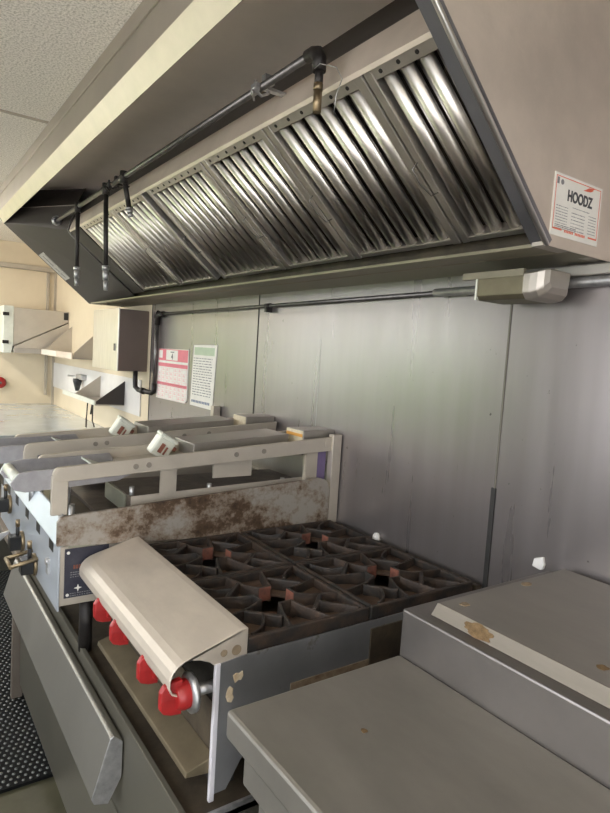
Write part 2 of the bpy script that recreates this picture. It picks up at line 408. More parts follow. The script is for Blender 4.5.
# ------------------------------------------------------------------ baffle filters
FB = Vector((-.150, 0, 1.745)); FT = Vector((-.484, 0, 2.022))
fs = (FT - FB).normalized(); fl = (FT - FB).length; fn = Vector((fs.z * -1, 0, fs.x)).normalized()
if fn.z > 0: fn = -fn
def FP(y, u, n): return Vector((0, y, 0)) + FB + fs * u + fn * n
def fbox(m, y0, y1, u0, u1, n0, n1):
    vs = [FP(y, u, n) for n in (n0, n1) for y, u in ((y0, u0), (y1, u0), (y1, u1), (y0, u1))]
    m.add(vs, [(0, 1, 2, 3), (7, 6, 5, 4), (0, 4, 5, 1), (1, 5, 6, 2), (2, 6, 7, 3), (3, 7, 4, 0)])
edges = [(.728, .962), (.968, 1.350), (1.356, 1.714), (1.722, 2.182), (2.238, 2.606), (2.612, 3.098)]
flabels = ['narrow baffle filter beside the near end panel of the hood', 'second baffle filter from the near end of the hood',
           'third baffle filter from the near end of the hood', 'wide baffle filter on the near side of the black gap',
           'baffle filter on the far side of the black gap', 'baffle filter farthest from the camera beside the dark hood end']
for (y0, y1), lb in zip(edges, flabels):
    t = thing('baffle_filter', FP((y0 + y1) / 2, 0, 0), 'stainless ' + lb, 'grease filter', 'baffle filters in the hood')
    sw = .024 if y1 - y0 > .3 else .02
    m = MB()
    fbox(m, y0, y0 + sw, 0, fl, -.035, .002); fbox(m, y1 - sw, y1, 0, fl, -.035, .002)
    fbox(m, y0 + sw, y1 - sw, fl - .026, fl, -.035, .001); fbox(m, y0 + sw, y1 - sw, 0, .014, -.035, .0)
    m.build('frame', 'frame_steel', t, bevel=.002)
    # front baffles: upright half-round channels; rear baffles fill the gaps further in
    n = max(3, round((y1 - y0 - 2 * sw) / .0525)); p = (y1 - y0 - 2 * sw) / n
    m = MB(); K = 8
    for k in range(n):
        c = y0 + sw + p * (k + .5)
        for (cc, r, n0, sg) in ((c, p * .33, -.017, 1), (c + p * .5, p * .30, -.032, -1)):
            if sg < 0 and k == n - 1: continue
            b0 = len(m.v)
            for u in (.008, fl - .02):
                for j in range(K + 1):
                    a = PI * j / K
                    m.v.append(FP(cc - r * math.cos(a), u, n0 + sg * r * .8 * math.sin(a) * (1 if sg > 0 else .3)))
            for j in range(K):
                m.f.append([b0 + j, b0 + j + 1, b0 + K + 2 + j, b0 + K + 1 + j]); m.sm.append(True)
    o = m.build('baffles', 'baffle_steel', t)
    sd = o.modifiers.new('sheet', 'SOLIDIFY'); sd.thickness = .0015
    for k in range(n): MB().cyl(FP(y0 + sw + p * (k + .5), fl - .013, .0), FP(y0 + sw + p * (k + .5), fl - .013, .0022), .0045, 10).build('rivet', 'black_iron', t)
    m = MB()   # wire pull handle on the side frame
    hy = y1 - sw * .5; u = fl * .42
    m.tube([FP(hy + .004, u + .04, .002), FP(hy + .012, u + .036, .016), FP(hy + .012, u - .0, .019), FP(hy + .004, u - .036, .016), FP(hy - .004, u - .04, .002)], .0018, 6)
    m.build('handle', 'pipe_grey', t)

# ------------------------------------------------------------------ fire suppression pipe under the hood
PX, PZ = -.53, 2.082
pip = thing('fire_suppression_pipe', (PX, 2.4, PZ), 'greasy suppression pipe with four hanging nozzles running along inside the hood', 'pipe')
MB().tube([(PX, 1.07, PZ), (PX, 3.40, PZ)], .009, 14).build('pipe', 'pipe_grey', pip)
m = MB().lathe((0, 0, 0), [(.0, 0), (.026, 0), (.026, .012), (.018, .016)], 8)
m.v = [Matrix.Translation((PX, 3.40, PZ)) @ Matrix.Rotation(PI / 2, 4, 'X') @ v for v in m.v]
m.build('flange', 'galvanised', pip)
m = MB().tube([(PX, 1.09, PZ), (PX, 1.07, PZ), (PX, 1.055, PZ - .006), (PX, 1.047, PZ - .02), (PX, 1.045, PZ - .045)], [.0135, .0135, .0150, .0145, .0135], 14)
m.build('elbow', 'black_iron', pip)
def drop(top, tip, r=.0095):
    top = Vector(top); tip = Vector(tip); d = tip - top
    o = MB().tube([top + Vector((0, 0, .0)), top + d * .8], r, 12)
    o.tube([top + Vector((0, 0, .02)), top - Vector((0, 0, .025))], .0145, 12)
    o.tube([top + Vector((0, -.026, 0)), top + Vector((0, .026, 0))], .0135, 12)
    o = o.build('drop_pipe', 'black_iron', pip)
    n = MB().tube([top + d * .76, top + d * .80], .0145, 6).tube([top + d * .8, top + d * .90], .0115, 12).tube([top + d * .9, tip], [.0095, .0085], 10)
    n.build('nozzle', 'galvanised', o)
drop((PX, 2.961, PZ), (PX, 2.945, 1.718)); drop((PX, 2.52, PZ), (PX, 2.475, 1.672)); drop((PX, 2.293, PZ), (-.50, 2.29, 1.94))
o = MB().tube([(PX, 1.045, PZ - .04), (PX, 1.045, PZ - .075)], .009, 12).build('drop_pipe', 'black_iron', pip)
MB().tube([(PX, 1.045, PZ - .068), (PX, 1.045, PZ - .082)], .0105, 6).tube([(PX, 1.045, PZ - .08), (PX, 1.045, PZ - .125)], .0088, 12).build('nozzle', 'brass', o)
MB().tube([(PX - .015, 1.04, PZ - .045), (PX - .02, 1.015, PZ - .046), (PX - .005, .98, PZ - .06), (PX, .965, PZ - .085), (PX - .012, .965, PZ - .12), (PX - .004, .98, PZ - .15)], .0009, 6).build('wire_tie', 'galvanised', pip)
for y in (1.28, 2.42):
    m = MB().tube([(PX - .017, y, PZ + .01), (PX - .02, y, PZ - .01), (PX, y, PZ - .02), (PX + .018, y, PZ - .01), (PX + .018, y, PZ + .02)], .004, 8)
    m.box((PX + .004, y - .009, PZ + .01), (PX + .03, y + .009, PZ + .03)); m.box((PX - .022, y - .012, PZ - .022), (PX - .012, y + .012, PZ + .002))
    m.tube([(PX - .03, y - .012, PZ - .02), (PX - .01, y + .016, PZ - .028)], .003, 6)
    m.box((PX, y - .008, PZ - .004), (-.463, y + .008, PZ + .003))
    m.build('pipe_clamp', 'galvanised' if y < 2 else 'black_iron', pip)

# grease cup hanging at the near end of the trough
gc = thing('grease_cup', (-.11, .85, 1.612), 'small stainless grease box hanging under the near end of the hood', 'grease cup')
m = MB().prism([(-.135, 1.664), (-.135, 1.622), (-.125, 1.612), (-.035, 1.612), (-.03, 1.664)], 'y', .80, .925)
m.build('cup', 'cup_steel', gc, bevel=.003)
m = MB()
b0 = len(m.v); prof = [(-.137, 1.667), (-.137, 1.624), (-.124, 1.610), (-.036, 1.610), (-.028, 1.667)]
cx, cz = -.085, 1.648
secs = [(.80, 1.0, 0), (.785, 1.0, 0), (.768, .97, .006), (.755, .86, .018), (.748, .66, .028)]
for y, k, dz in secs:
    for (x, z) in prof: m.v.append(Vector((cx + (x - cx) * k, y, cz + (z - cz) * k + dz * .45)))
for i in range(len(secs) - 1):
    for j in range(5):
        jj = (j + 1) % 5; m.f.append([b0 + i * 5 + j, b0 + i * 5 + jj, b0 + i * 5 + 5 + jj, b0 + i * 5 + 5 + j]); m.sm.append(False)
m.f.append([b0 + 20 + j for j in range(5)]); m.sm.append(False)
lab(m.build('end_cap', 'hood_steel', gc, bevel=.004), 'bevelled paler end cap')
MB().box((-.139, .80, 1.660), (-.13, .965, 1.675)).build('mounting_strip', 'trough_steel', gc)
MB().box((-.138, .922, 1.613), (-.03, .926, 1.672)).build('rim', 'latch_paint_and_sheen', gc)
MB().box((-.03, .35, 1.668), (-.001, .80, 1.692)).build('bracket', 'counter_steel', gc, bevel=.003)

# conduit along the wall below the hood, dropping to the wall cabinet
cd = thing('wall_conduit', (-.02, 2, 1.645), 'thin metal conduit along the steel wall just below the hood', 'conduit')
MB().tube([(-.021, -.6, 1.662), (-.021, .7, 1.6555), (-.021, 1.16, 1.653)], .0115, 14).build('conduit', 'galvanised', cd)
MB().tube([(-.018, 1.15, 1.653), (-.018, 3.18, 1.638)], .007, 12).build('thin_conduit', 'pipe_grey', cd)
MB().tube([(-.018, 2.03, 1.646), (-.018, 2.065, 1.646)], .011, 10).box((-.03, 2.04, 1.622), (-.002, 2.055, 1.646)).build('coupling', 'black_iron', cd)
m = MB().tube([(-.018, 3.15, 1.638), (-.018, 3.215, 1.636), (-.018, 3.235, 1.62), (-.018, 3.238, 1.58)], .0155, 12)
m.tube([(-.018, 3.225, 1.65), (-.018, 3.262, 1.62)], .012, 10)
m.build('elbow', 'black_iron', cd)
MB().tube([(-.018, 3.238, 1.60), (-.018, 3.248, 1.22)], .0115, 12).build('riser', 'pipe_grey', cd)
MB().tube([(-.018, 3.248, 1.25), (-.018, 3.25, 1.205), (-.022, 3.275, 1.193), (-.035, 3.33, 1.196), (-.055, 3.40, 1.20), (-.065, 3.425, 1.215), (-.066, 3.43, 1.26), (-.066, 3.43, 1.31)], .014, 12).tube([(-.04, 3.345, 1.197), (-.048, 3.372, 1.198)], .019, 8).build('loop_fitting', 'black_iron', cd)

# wall cabinet
cb = thing('wall_cabinet', (-.09, 3.6, 1.305), 'dark metal cabinet on the wall under the far end of the hood', 'cabinet')
MB().box((-.172, 3.42, 1.305), (-.0005, 3.92, 1.66)).build('body', 'cabinet_brown', cb, bevel=.003)
MB().box((-.18, 3.418, 1.303), (-.172, 3.925, 1.664)).build('door', 'bright_steel', cb, bevel=.002)
MB().box((-.186, 3.46, 1.42), (-.18, 3.475, 1.46)).build('latch', 'pipe_grey', cb)

# ------------------------------------------------------------------ papers on the wall
cal = thing('wall_calendar', (-.001, 3.03, 1.173), 'pink and white wall calendar hanging beside the conduit', 'calendar')
MB().prism([(3.232, 1.448), (2.826, 1.452), (2.824, 1.192), (2.85, 1.176), (3.25, 1.172)], 'x', -.004, 0).build('sheet', 'paper', cal)
def wquad(m, y0, y1, z0, z1, x=-.0046): m.box((x, min(y0, y1), z0), (x + .001, max(y0, y1), z1))
m = MB(); wquad(m, 3.228, 2.83, 1.385, 1.448); wquad(m, 3.232, 2.828, 1.352, 1.372); wquad(m, 3.24, 2.828, 1.250, 1.266)
m.build('header', 'pink_ink', cal)
m = MB(); wquad(m, 3.12, 2.96, 1.390, 1.444, -.0052); wquad(m, 3.222, 3.172, 1.398, 1.44, -.0052)
m.build('date_box', 'paper', cal)
m = MB()
for blk, (zt, rows) in enumerate(((1.346, 4), (1.246, 3))):
    for r in range(rows):
        for c in range(7):
            if random.random() < .9:
                y = 3.222 - c * .056; z = zt - r * .0225
                wquad(m, y, y - .028, z - .014, z - .009); wquad(m, y - .004, y - .018, z - .007, z - .003)
    for c in range(8): wquad(m, 3.234 - c * .056, 3.2325 - c * .056, zt - rows * .0225 + .004, zt)
    for r in range(rows + 1): wquad(m, 3.235, 2.83, zt - r * .0225 - .001, zt - r * .0225 + .0003)
m.build('day_grid', 'pale_pink_ink', cal)
RM = Matrix(((0, 0, -1, 0), (-1, 0, 0, 0), (0, 1, 0, 0), (0, 0, 0, 1)))   # text facing -x, reading towards -y
lettering('4', .042, Matrix.Translation((-.0056, 3.035, 1.408)) @ RM, 'dark_ink', 'numeral', cal, bold=True)
m = MB(); wquad(m, 3.06, 3.01, 1.430, 1.436, -.0056); m.build('month_mark', 'grey_ink', cal)
men = thing('price_list', (-.001, 2.65, 1.178), 'pale printed list sheet taped to the wall right of the calendar', 'paper sheet')
MB().prism([(2.764, 1.478), (2.508, 1.482), (2.532, 1.176), (2.784, 1.178)], 'x', -.0035, 0).build('sheet', 'paper', men)
m = MB(); wquad(m, 2.755, 2.53, 1.43, 1.468, -.0042)
lab(m.build('heading_band', 'green_ink', men), 'faded green heading')
m = MB()
for k in range(15):
    z = 1.412 - k * .0128; y = 2.760
    while y > 2.555:
        l = random.uniform(.012, .04); wquad(m, y, max(2.55, y - l), z, z + .004, -.0042); y -= l + .01
m.build('print_lines', 'grey_ink', men)
m = MB()
for k in range(12): wquad(m, 2.765 - k * .0175, 2.753 - k * .0175, 1.195, 1.207, -.0042)
m.build('footer_print', 'blue_ink', men)

# ------------------------------------------------------------------ equipment stand (low refrigerated base)
bs = thing('chef_base', (-.4, 1.7, 0), 'low stainless equipment base with long slanted drawer fronts under range and griddle', 'equipment base')
BX = -.815
MB().box((BX + .012, .905, .09), (-.03, 2.47, .60)).build('body', 'base_steel', bs, bevel=.002)
MB().box((BX, .90, .08), (BX + .012, 2.472, .625)).build('front_panel', 'base_steel', bs, bevel=.0015)
m = MB().box((BX + .012, .90, .60), (-.02, 2.472, .612)); m.build('top', 'grime_and_shade', bs)
MB().box((BX + .012, .90, .60), (-.03, .906, .622)).build('end_lip', 'galvanised', bs)
dr = MB().prism([(-.8175, .585), (-.838, .602), (-.846, .598), (-.882, .47), (-.878, .455), (-.845, .444), (-.8175, .50)], 'y', 1.232, 2.468).build('drawer', 'drawer_steel', bs, bevel=.003)
MB().prism([(-.8185, .584), (-.8385, .601), (-.8465, .597), (-.8825, .469), (-.877, .456), (-.846, .447), (-.8185, .50)], 'y', 1.228, 1.232).build('end_cap', 'galvanised', dr, bevel=.001)
MB().box((-.8185, 1.235, .13), (-.815, 2.46, .40)).build('drawer', 'base_steel', bs, bevel=.001)
MB().box((BX - .002, 1.005, .47), (BX, 1.022, .50)).build('tag', 'galvanised', bs)
for (x, y) in ((-.74, 1.02), (-.74, 2.30), (-.12, 1.02), (-.12, 2.30)):
    m = MB().cyl((x, y - .018, .045), (x, y + .018, .045), .045, 20); c = m.build('caster', 'black_iron', bs)
    MB().prism([(x - .03, .04), (x + .03, .04), (x + .035, .09), (x - .035, .09)], 'y', y - .026, y - .02).prism([(x - .03, .04), (x + .03, .04), (x + .035, .09), (x - .035, .09)], 'y', y + .02, y + .026).build('fork', 'galvanised', c)
m = MB().box((-.84, 2.50, .0), (-.80, 2.53, .55)); m.box((-.80, 2.505, .02), (-.30, 2.525, .60)); m.box((-.36, 2.50, 0), (-.30, 2.53, .62)); m.box((-.82, 2.56, .55), (-.30, 3.8, .58)); m.box((-.36, 3.76, 0), (-.30, 3.8, .56)); m.box((-.80, 3.76, 0), (-.74, 3.8, .56))
tag(m.build('side_stand', 'stand_steel', bevel=.003), 'greyish steel stand with upright slab leg just past the drawers', 'stand')

# ------------------------------------------------------------------ hotplate (gas range top)
RY0, RY1, RT = .93, 1.538, .892
hp = thing('gas_hotplate', (-.38, 1.235, .612), 'greasy countertop gas range with four red knobs and four burners', 'gas range')
m = MB()
m.box((-.745, RY0 + .004, .68), (-.03, RY1, .80)); m.box((-.70, RY0 + .004, .80), (-.68, RY1, RT - .004)); m.box((-.03, RY0, .70), (-.012, RY1, .91))
m.build('body', 'grime_and_shade', hp)
m = MB().prism([(-.748, .632), (-.72, .632), (-.68, .70), (-.03, .70), (-.012, .72), (-.012, RT), (-.70, RT), (-.748, RT - .005)], 'y', RY0, RY0 + .004)
lab(m.build('side_panel', 'range_side_steel', hp, bevel=.001), 'grey stained side panel beside the prep table')
m = MB().prism([(-.748, .632), (-.72, .632), (-.68, .70), (-.03, .70), (-.012, .72), (-.012, RT), (-.70, RT), (-.748, RT - .005)], 'y', RY1 - .004, RY1)
m.build('side_panel', 'range_side_steel', hp)
m = MB().box((-.755, RY0 - .001, .618), (-.744, RY0 + .008, RT - .004)); lab(m.build('edge_trim', 'lit_edge_white', hp, bevel=.002), 'bright thin corner edge')
m = MB().prism([(-.742, RT), (-.70, RT), (-.70, .64), (-.742, .64)], 'y', RY0 + .006, RY1 - .004); m.build('knob_panel', 'black_iron', hp)
m = MB().box((-.585, RY0 - .002, .790), (-.345, RY0, .806)); m.build('rust_strip', 'rust_edge', hp)
MB().box((-.38, RY0 - .004, .79), (-.05, RY0, .875)).build('side_cover', 'grime_and_shade', hp)
for pts in ([(-.718, .858), (-.711, .861), (-.705, .859), (-.698, .862), (-.696, .853), (-.701, .845), (-.706, .847), (-.713, .842), (-.716, .850)], [(-.728, .834), (-.723, .838), (-.716, .832), (-.718, .822), (-.714, .815), (-.719, .806), (-.727, .809), (-.731, .82)]):
    MB().prism(pts, 'y', RY0 - .0015, RY0).build('paint_chip', 'chip_paint', hp)
m = MB().box((-.70, RY1 - .006, RT), (-.42, RY1 + .001, RT + .022)); m.build('far_rail_glint', 'cream_label', hp)  # cream colour stands for light glinting along the far rail
# polished landing ledge: flat top sloping to the front and curling under
prof = [(-.688, .940), (-.702, .9385), (-.80, .910), (-.816, .9045), (-.827, .898), (-.835, .889), (-.8395, .877), (-.8395, .863), (-.834, .852), (-.824, .847)]
m = MB().strip(prof, -.0035, 'y', RY0 + .002, RY1 + .001)
# near end gusset of the ledge
m.prism([(-.688, .941), (-.702, .9395), (-.79, .914), (-.808, .9075), (-.785, .902), (-.765, .893), (-.748, .878), (-.722, .868), (-.705, .867), (-.690, .878)], 'y', RY0 + .002, RY0 + .006)
m.box((-.692, RY0 + .002, .876), (-.688, RY1 + .001, .939))
lab(m.build('landing_ledge', 'ledge_steel', hp, bevel=.0025), 'bright steel ledge curling over the red knobs')
for x, r in ((-.712, .010), (-.738, .007)): MB().cyl((x, RY0 + .0012, .905), (x, RY0 + .003, .905), r, 18).build('stain_ring', 'pale_grease', hp)
m = MB().prism([(-.745, .705), (-.80, .690), (-.802, .680), (-.745, .672)], 'y', RY0 + .006, 1.50); lab(m.build('drip_shelf', 'shelf_brown', hp, bevel=.0015), 'dull brownish shelf under the knobs')
for y in (1.362, 1.236, 1.062, .947):
    m = MB()
    R = Matrix.Translation((-.80, y, .838)) @ Matrix.Rotation(-PI / 2, 4, 'Y')
    m.lathe((0, 0, 0), [(.0, -.01), (.024, -.01), (.026, .0), (.0265, .012), (.022, .026), (.0, .028)], 24)
    m.v = [R @ v for v in m.v]
    # tall grip bar across the face
    g = [(-.007, -.031), (.007, -.031), (.009, 0), (.007, .031), (-.007, .031), (-.009, 0)]
    b0 = len(m.v)
    for dx, k in ((0.0, 1.05), (.018, 1.0), (.032, .84), (.039, .5)):
        for (a, b) in g: m.v.append(Vector((-.815 - dx, y + a * (1.15 - dx * 8), .838 + b * k)))
    for i in range(3):
        for j in range(6):
            jj = (j + 1) % 6; m.f.append([b0 + i * 6 + j, b0 + i * 6 + jj, b0 + i * 6 + 6 + jj, b0 + i * 6 + 6 + j]); m.sm.append(False)
    m.f.append([b0 + 18 + j for j in range(6)]); m.sm.append(False)
    k = m.build('knob', 'red_plastic', hp, bevel=.003)
    m = MB(); m.lathe((0, 0, 0), [(.0, 0), (.031, 0), (.036, .003), (.036, .010), (.030, .014), (.02, .014)], 28); m.v = [Matrix.Translation((-.788, y, .838)) @ Matrix.Rotation(-PI / 2, 4, 'Y') @ v for v in m.v]
    m.cyl((-.744, y, .838), (-.785, y, .838), .011, 12)
    m.build('bezel', 'galvanised', k)
GX = [(-.688, -.384), (-.380, -.040)]; GY = [(RY0 + .002, 1.2345), (1.2385, RY1 - .006)]
for gx in GX:
    for gy in GY:
        c = ((gx[0] + gx[1]) / 2, (gy[0] + gy[1]) / 2, .838)
        m = MB().lathe(c, [(.03, -.03), (.052, -.02), (.062, .0), (.062, .014), (.054, .022), (.040, .024), (.034, .018), (.030, -.004), (.012, -.006), (.0, -.006)], 26)
        for k in range(16):
            a = k * PI / 8; p = Vector((math.cos(a), math.sin(a), 0))
            m.cyl(Vector(c) + p * .058 + Vector((0, 0, .010)), Vector(c) + p * .065 + Vector((0, 0, .010)), .004, 6)
        m.build('burner', 'burner_rust', hp)
# cast iron grates lift off: four things
GT = .925
glabels = {(0, 0): 'rusty cast iron grate nearest the camera, beside the steel ledge', (0, 1): 'rusty cast iron grate between the steel ledge and the griddle splash plate',
           (1, 0): 'rusty cast iron grate by the wall, nearest the prep table', (1, 1): 'rusty cast iron grate by the wall, beside the griddle rear post'}
for i, (x0, x1) in enumerate(GX):
    for j, (y0, y1) in enumerate(GY):
        cx, cy = (x0 + x1) / 2, (y0 + y1) / 2
        t = thing('stove_grate', (cx, cy, RT), glabels[(i, j)], 'stove grate', 'cast iron grates on the range')
        hx, hy = (x1 - x0) / 2 - .001, (y1 - y0) / 2 - .001
        m = MB(); bt = .011
        for (a, b) in (((-hx, -hy), (hx, -hy + bt)), ((-hx, hy - bt), (hx, hy)), ((-hx, -hy + bt), (-hx + bt, hy - bt)), ((hx - bt, -hy + bt), (hx, hy - bt))):
            m.box((cx + a[0], cy + a[1], RT), (cx + b[0], cy + b[1], GT - .003))
        m.build('rim', 'cast_iron', t, bevel=.003)
        # dished plate with a round hole over the burner
        m = MB(); N = 48; rings = [(0, -.036), (.25, -.034), (.6, -.031), (1, -.028)]
        k0 = len(m.v)
        for u, dz in rings:
            for n in range(N):
                a = 2 * PI * n / N; ca, sa = math.cos(a), math.sin(a)
                rh = .066
                s = min(hx * .97 / max(1e-6, abs(ca)), hy * .97 / max(1e-6, abs(sa)))
                r = rh + (s - rh) * u
                m.v.append(Vector((cx + ca * r, cy + sa * r, GT + dz)))
        for q in range(len(rings) - 1):
            for n in range(N):
                nn = (n + 1) % N; m.f.append([k0 + q * N + n, k0 + q * N + nn, k0 + q * N + N + nn, k0 + q * N + N + n]); m.sm.append(True)
        o = m.build('dish', 'rusty_iron', t); sd = o.modifiers.new('plate', 'SOLIDIFY'); sd.thickness = .005; sd.offset = -1
        # fingers: four V-walled fingers from the sides, four thin ribs from the corners
        for q in range(4):
            a = q * PI / 2; d1 = Vector((math.cos(a), math.sin(a), 0)); d2 = Vector((-math.sin(a), math.cos(a), 0)); ctr = Vector((cx, cy, 0))
            p0 = ctr + d1 * .098 + d2 * .040; p1 = ctr + d1 * .040 + d2 * .098; dd = p1 - p0
            MB().cbox((p0 + p1) / 2 + Vector((0, 0, GT - .019)), (dd.length, .010, .032), Matrix.Rotation(math.atan2(dd.y, dd.x), 3, 'Z')).build('web', 'cast_iron', t, bevel=.002)
        for q in range(8):
            a = q * PI / 4; ca, sa = math.cos(a), math.sin(a)
            dv = Vector((ca, sa, 0)); nv = Vector((-sa, ca, 0)); ctr = Vector((cx, cy, 0))
            m = MB()
            if q % 2 == 0:
                s_ = min(hx / max(1e-6, abs(ca)), hy / max(1e-6, abs(sa))) - .007
                r0 = .042; wt, wm, wr = .014, .030, .060; t_ = .0045
                for sg in (1, -1):
                    P = [(r0, wt), (r0 + .040, wm), (s_, wr - .012)]
                    b0 = len(m.v)
                    for k, (r, w) in enumerate(P):
                        zt = (GT + .001, GT - .004, GT - .003)[k]
                        for ww, z in ((w - t_, GT - .037), (w + t_, GT - .037), (w + t_ * .7, zt), (w - t_ * .7, zt)):
                            m.v.append(ctr + dv * r + nv * ww * sg + Vector((0, 0, z)))
                    for z in range(2):
                        for e in range(4):
                            ee = (e + 1) % 4; m.f.append([b0 + z * 4 + e, b0 + z * 4 + ee, b0 + z * 4 + 4 + ee, b0 + z * 4 + 4 + e]); m.sm.append(False)
                    m.f += [[b0, b0 + 1, b0 + 2, b0 + 3], [b0 + 8, b0 + 9, b0 + 10, b0 + 11]]; m.sm += [False, False]
                R3 = Matrix.Rotation(a, 3, 'Z')
                m.cbox(ctr + dv * (r0 + .003) + Vector((0, 0, GT - .0165)), (.006, 2 * wt + .004, .035), R3)
                f = m.build('finger', 'cast_iron', t, bevel=.0012)
                m = MB().cbox(ctr + dv * (r0 - .0006) + Vector((0, 0, GT - .0165)), (.0016, 2 * wt + .002, .031), R3)
                lab(m.build('worn_tip', 'rust_orange', f), 'orange rusted tip')
            else:
                r0, s_ = .102, .190
                b0 = len(m.v)
                for r, zt, w in ((r0, GT - .001, .004), (r0 + .03, GT - .006, .0035), (s_ - .03, GT - .006, .0035), (s_, GT - .004, .0045)):
                    bow = .010 * math.sin(PI * (r - r0) / (s_ - r0))
                    for ww, z in ((-w, GT - .03), (w, GT - .03), (w * .7, zt), (-w * .7, zt)): m.v.append(ctr + dv * r + nv * (ww + bow) + Vector((0, 0, z)))
                for z in range(3):
                    for e in range(4):
                        ee = (e + 1) % 4; m.f.append([b0 + z * 4 + e, b0 + z * 4 + ee, b0 + z * 4 + 4 + ee, b0 + z * 4 + 4 + e]); m.sm.append(False)
                m.f += [[b0, b0 + 1, b0 + 2, b0 + 3], [b0 + 12, b0 + 13, b0 + 14, b0 + 15]]; m.sm += [False, False]
                m.build('corner_rib', 'cast_iron', t, bevel=.0012)

# ------------------------------------------------------------------ clamshell griddle
GY0, GY1, GXF = 1.552, 2.50, -.889
gr = thing('clamshell_griddle', (-.45, 2.0, .612), 'stainless flat griddle with two hinged upper plates standing left of the range', 'griddle')
MB().box((GXF + .002, GY0 + .002, .777), (-.04, GY1, .935)).build('body', 'arm_steel', gr, bevel=.002)
for x in (-.80, -.10):
    for y in (1.62, 2.42): MB().cyl((x, y, .612), (x, y, .78), .018, 14).build('leg', 'black_iron', gr)
MB().box((GXF - .003, GY0, .765), (GXF + .002, GY1, .940)).build('control_panel', 'griddle_steel', gr, bevel=.0015)
MB().prism([(-.895, .936), (-.901, .943), (-.872, 1.000), (-.866, 1.000), (-.866, .945), (-.88, .936)], 'y', GY0, GY1).build('front_rail', 'griddle_steel', gr, bevel=.002)
MB().box((-.868, GY0, .93), (-.80, GY1, .958)).build('grease_trough', 'deck_steel', gr)
MB().box((-.80, GY0, .93), (-.755, GY1, .964)).build('grease_lip', 'grime_and_shade', gr)
MB().box((-.755, GY0, .93), (-.04, GY1, .975)).build('cooking_plate', 'platen_top', gr)
for y, z in ((1.633, .923), (1.804, .922), (1.973, .92), (2.152, .919), (2.317, .918), (2.47, .918)):
    MB().box((GXF - .0042, y - .024, z - .018), (GXF - .002, y + .024, z + .016)).build('vent_slot', 'black_plastic', gr)
sp = MB().prism([(-.899, .942), (-.899, 1.003), (-.890, 1.014), (-.868, 1.018), (-.088, 1.064), (-.06, 1.055), (-.045, 1.03), (-.045, .895), (-.10, .885)], 'y', GY0 - .012, GY0)
lab(sp.build('splash_plate', 'splash_stain', gr, bevel=.001), 'brown stained side splash plate facing the range')
ip = MB().box((-.876, GY0 - .0015, .798), (-.765, GY0 + .002, .928)).build('data_plate', 'navy_label', gr)
lab(ip, 'dark navy data plate with a pale star')
m = MB(); c = Vector((-.842, GY0 - .0022, .822)); pts = []
for k in range(8):
    a = k * PI / 4; r = .010 if k % 2 == 0 else .0035; pts.append((c.x + r * math.cos(a), c.z + r * math.sin(a)))
m.prism(pts, 'y', GY0 - .0025, GY0 - .001); m.cyl((-.868, GY0 - .0025, .918), (-.868, GY0 - .001, .918), .004).cyl((-.868, GY0 - .0025, .806), (-.868, GY0 - .001, .806), .004)
m.build('star', 'paper', ip)
m = MB()
for k in range(5): m.box((-.855 + k * .007, GY0 - .0022, .874), (-.850 + k * .007, GY0 - .001, .884))
m.build('red_print', 'rust_orange', ip)
m = MB().lathe((0, 0, 0), [(.008, -.001), (.013, -.001), (.013, .001), (.008, .001)], 20); m.v = [Matrix.Translation((-.80, GY0 - .002, .832)) @ Matrix.Rotation(PI / 2, 4, 'X') @ v for v in m.v]
m.build('logo_ring', 'grey_ink', ip); m = MB()
for k in range(3): scribble(m, -.862, -.80, .852 + k * .006, GY0 - .002, .002, .006)
for k in range(2): scribble(m, -.862, -.80, .802 + k * .006, GY0 - .002, .002, .006)
m.build('fine_print', 'grey_ink', ip)
def valve(y, z, bail):
    m = MB().box((GXF - .045, y - .022, z - .022), (GXF - .004, y + .022, z + .022))
    m.cyl((GXF - .02, y, z + .02), (GXF - .02, y, z + .055), .006, 10)
    v = m.build('drain_valve', 'bakelite', gr, bevel=.004)
    MB().cyl((GXF - .003, y, z), (GXF - .012, y, z), .033, 20).cyl((GXF - .02, y, z + .05), (GXF - .02, y, z + .072), .007, 10).build('collar', 'brass', v)
    if bail:
        m = MB()
        for a, b in (((GXF - .004, y - .035, z + .028), (GXF - .075, y - .035, z + .012)), ((GXF - .004, y + .045, z + .028), (GXF - .075, y + .045, z + .012)), ((GXF - .075, y - .038, z + .012), (GXF - .075, y + .048, z + .012))):
            m.tube([a, b], .006, 8)
        m.build('bail', 'brass', v)
    else:
        MB().prism([(GXF - .10, z - .03), (GXF - .10, z + .012), (GXF - .04, z + .03), (GXF - .04, z + .022)], 'y', y + .03, y + .036).build('bail', 'galvanised', v)
valve(1.83, .80, True); valve(2.03, .81, False); valve(2.28, .87, False)
m = MB().box((GXF - .010, 1.64, .835), (GXF - .003, 1.66, .875)).cyl((GXF - .014, 1.65, .868), (GXF - .003, 1.65, .868), .008); m.build('hinge', 'galvanised', gr)
# rear posts and wall panel
m = MB().box((-.040, GY0 - .010, .90), (-.004, GY0 + .016, 1.205)); m.build('rear_post', 'arm_steel', gr, bevel=.002)
m = MB().box((-.040, 2.44, .90), (-.004, 2.47, 1.205)); m.build('rear_post', 'arm_steel', gr, bevel=.002)
MB().box((-.075, GY0 - .004, .905), (-.040, GY0 + .03, 1.035)).build('rear_bracket', 'chip_paint', gr, bevel=.002)
MB().box((-.105, GY0 + .02, 1.05), (-.045, GY0 + .026, 1.165)).build('name_panel', 'purple_panel', gr)
MB().box((-.13, GY0 + .012, 1.05), (-.106, GY0 + .03, 1.17)).build('stay', 'arm_steel', gr)
MB().box((-.05, GY0 + .02, .97), (-.02, 2.44, 1.00)).box((-.03, GY0 + .02, 1.0), (-.015, 2.44, 1.10)).build('rear_splash', 'counter_steel', gr)
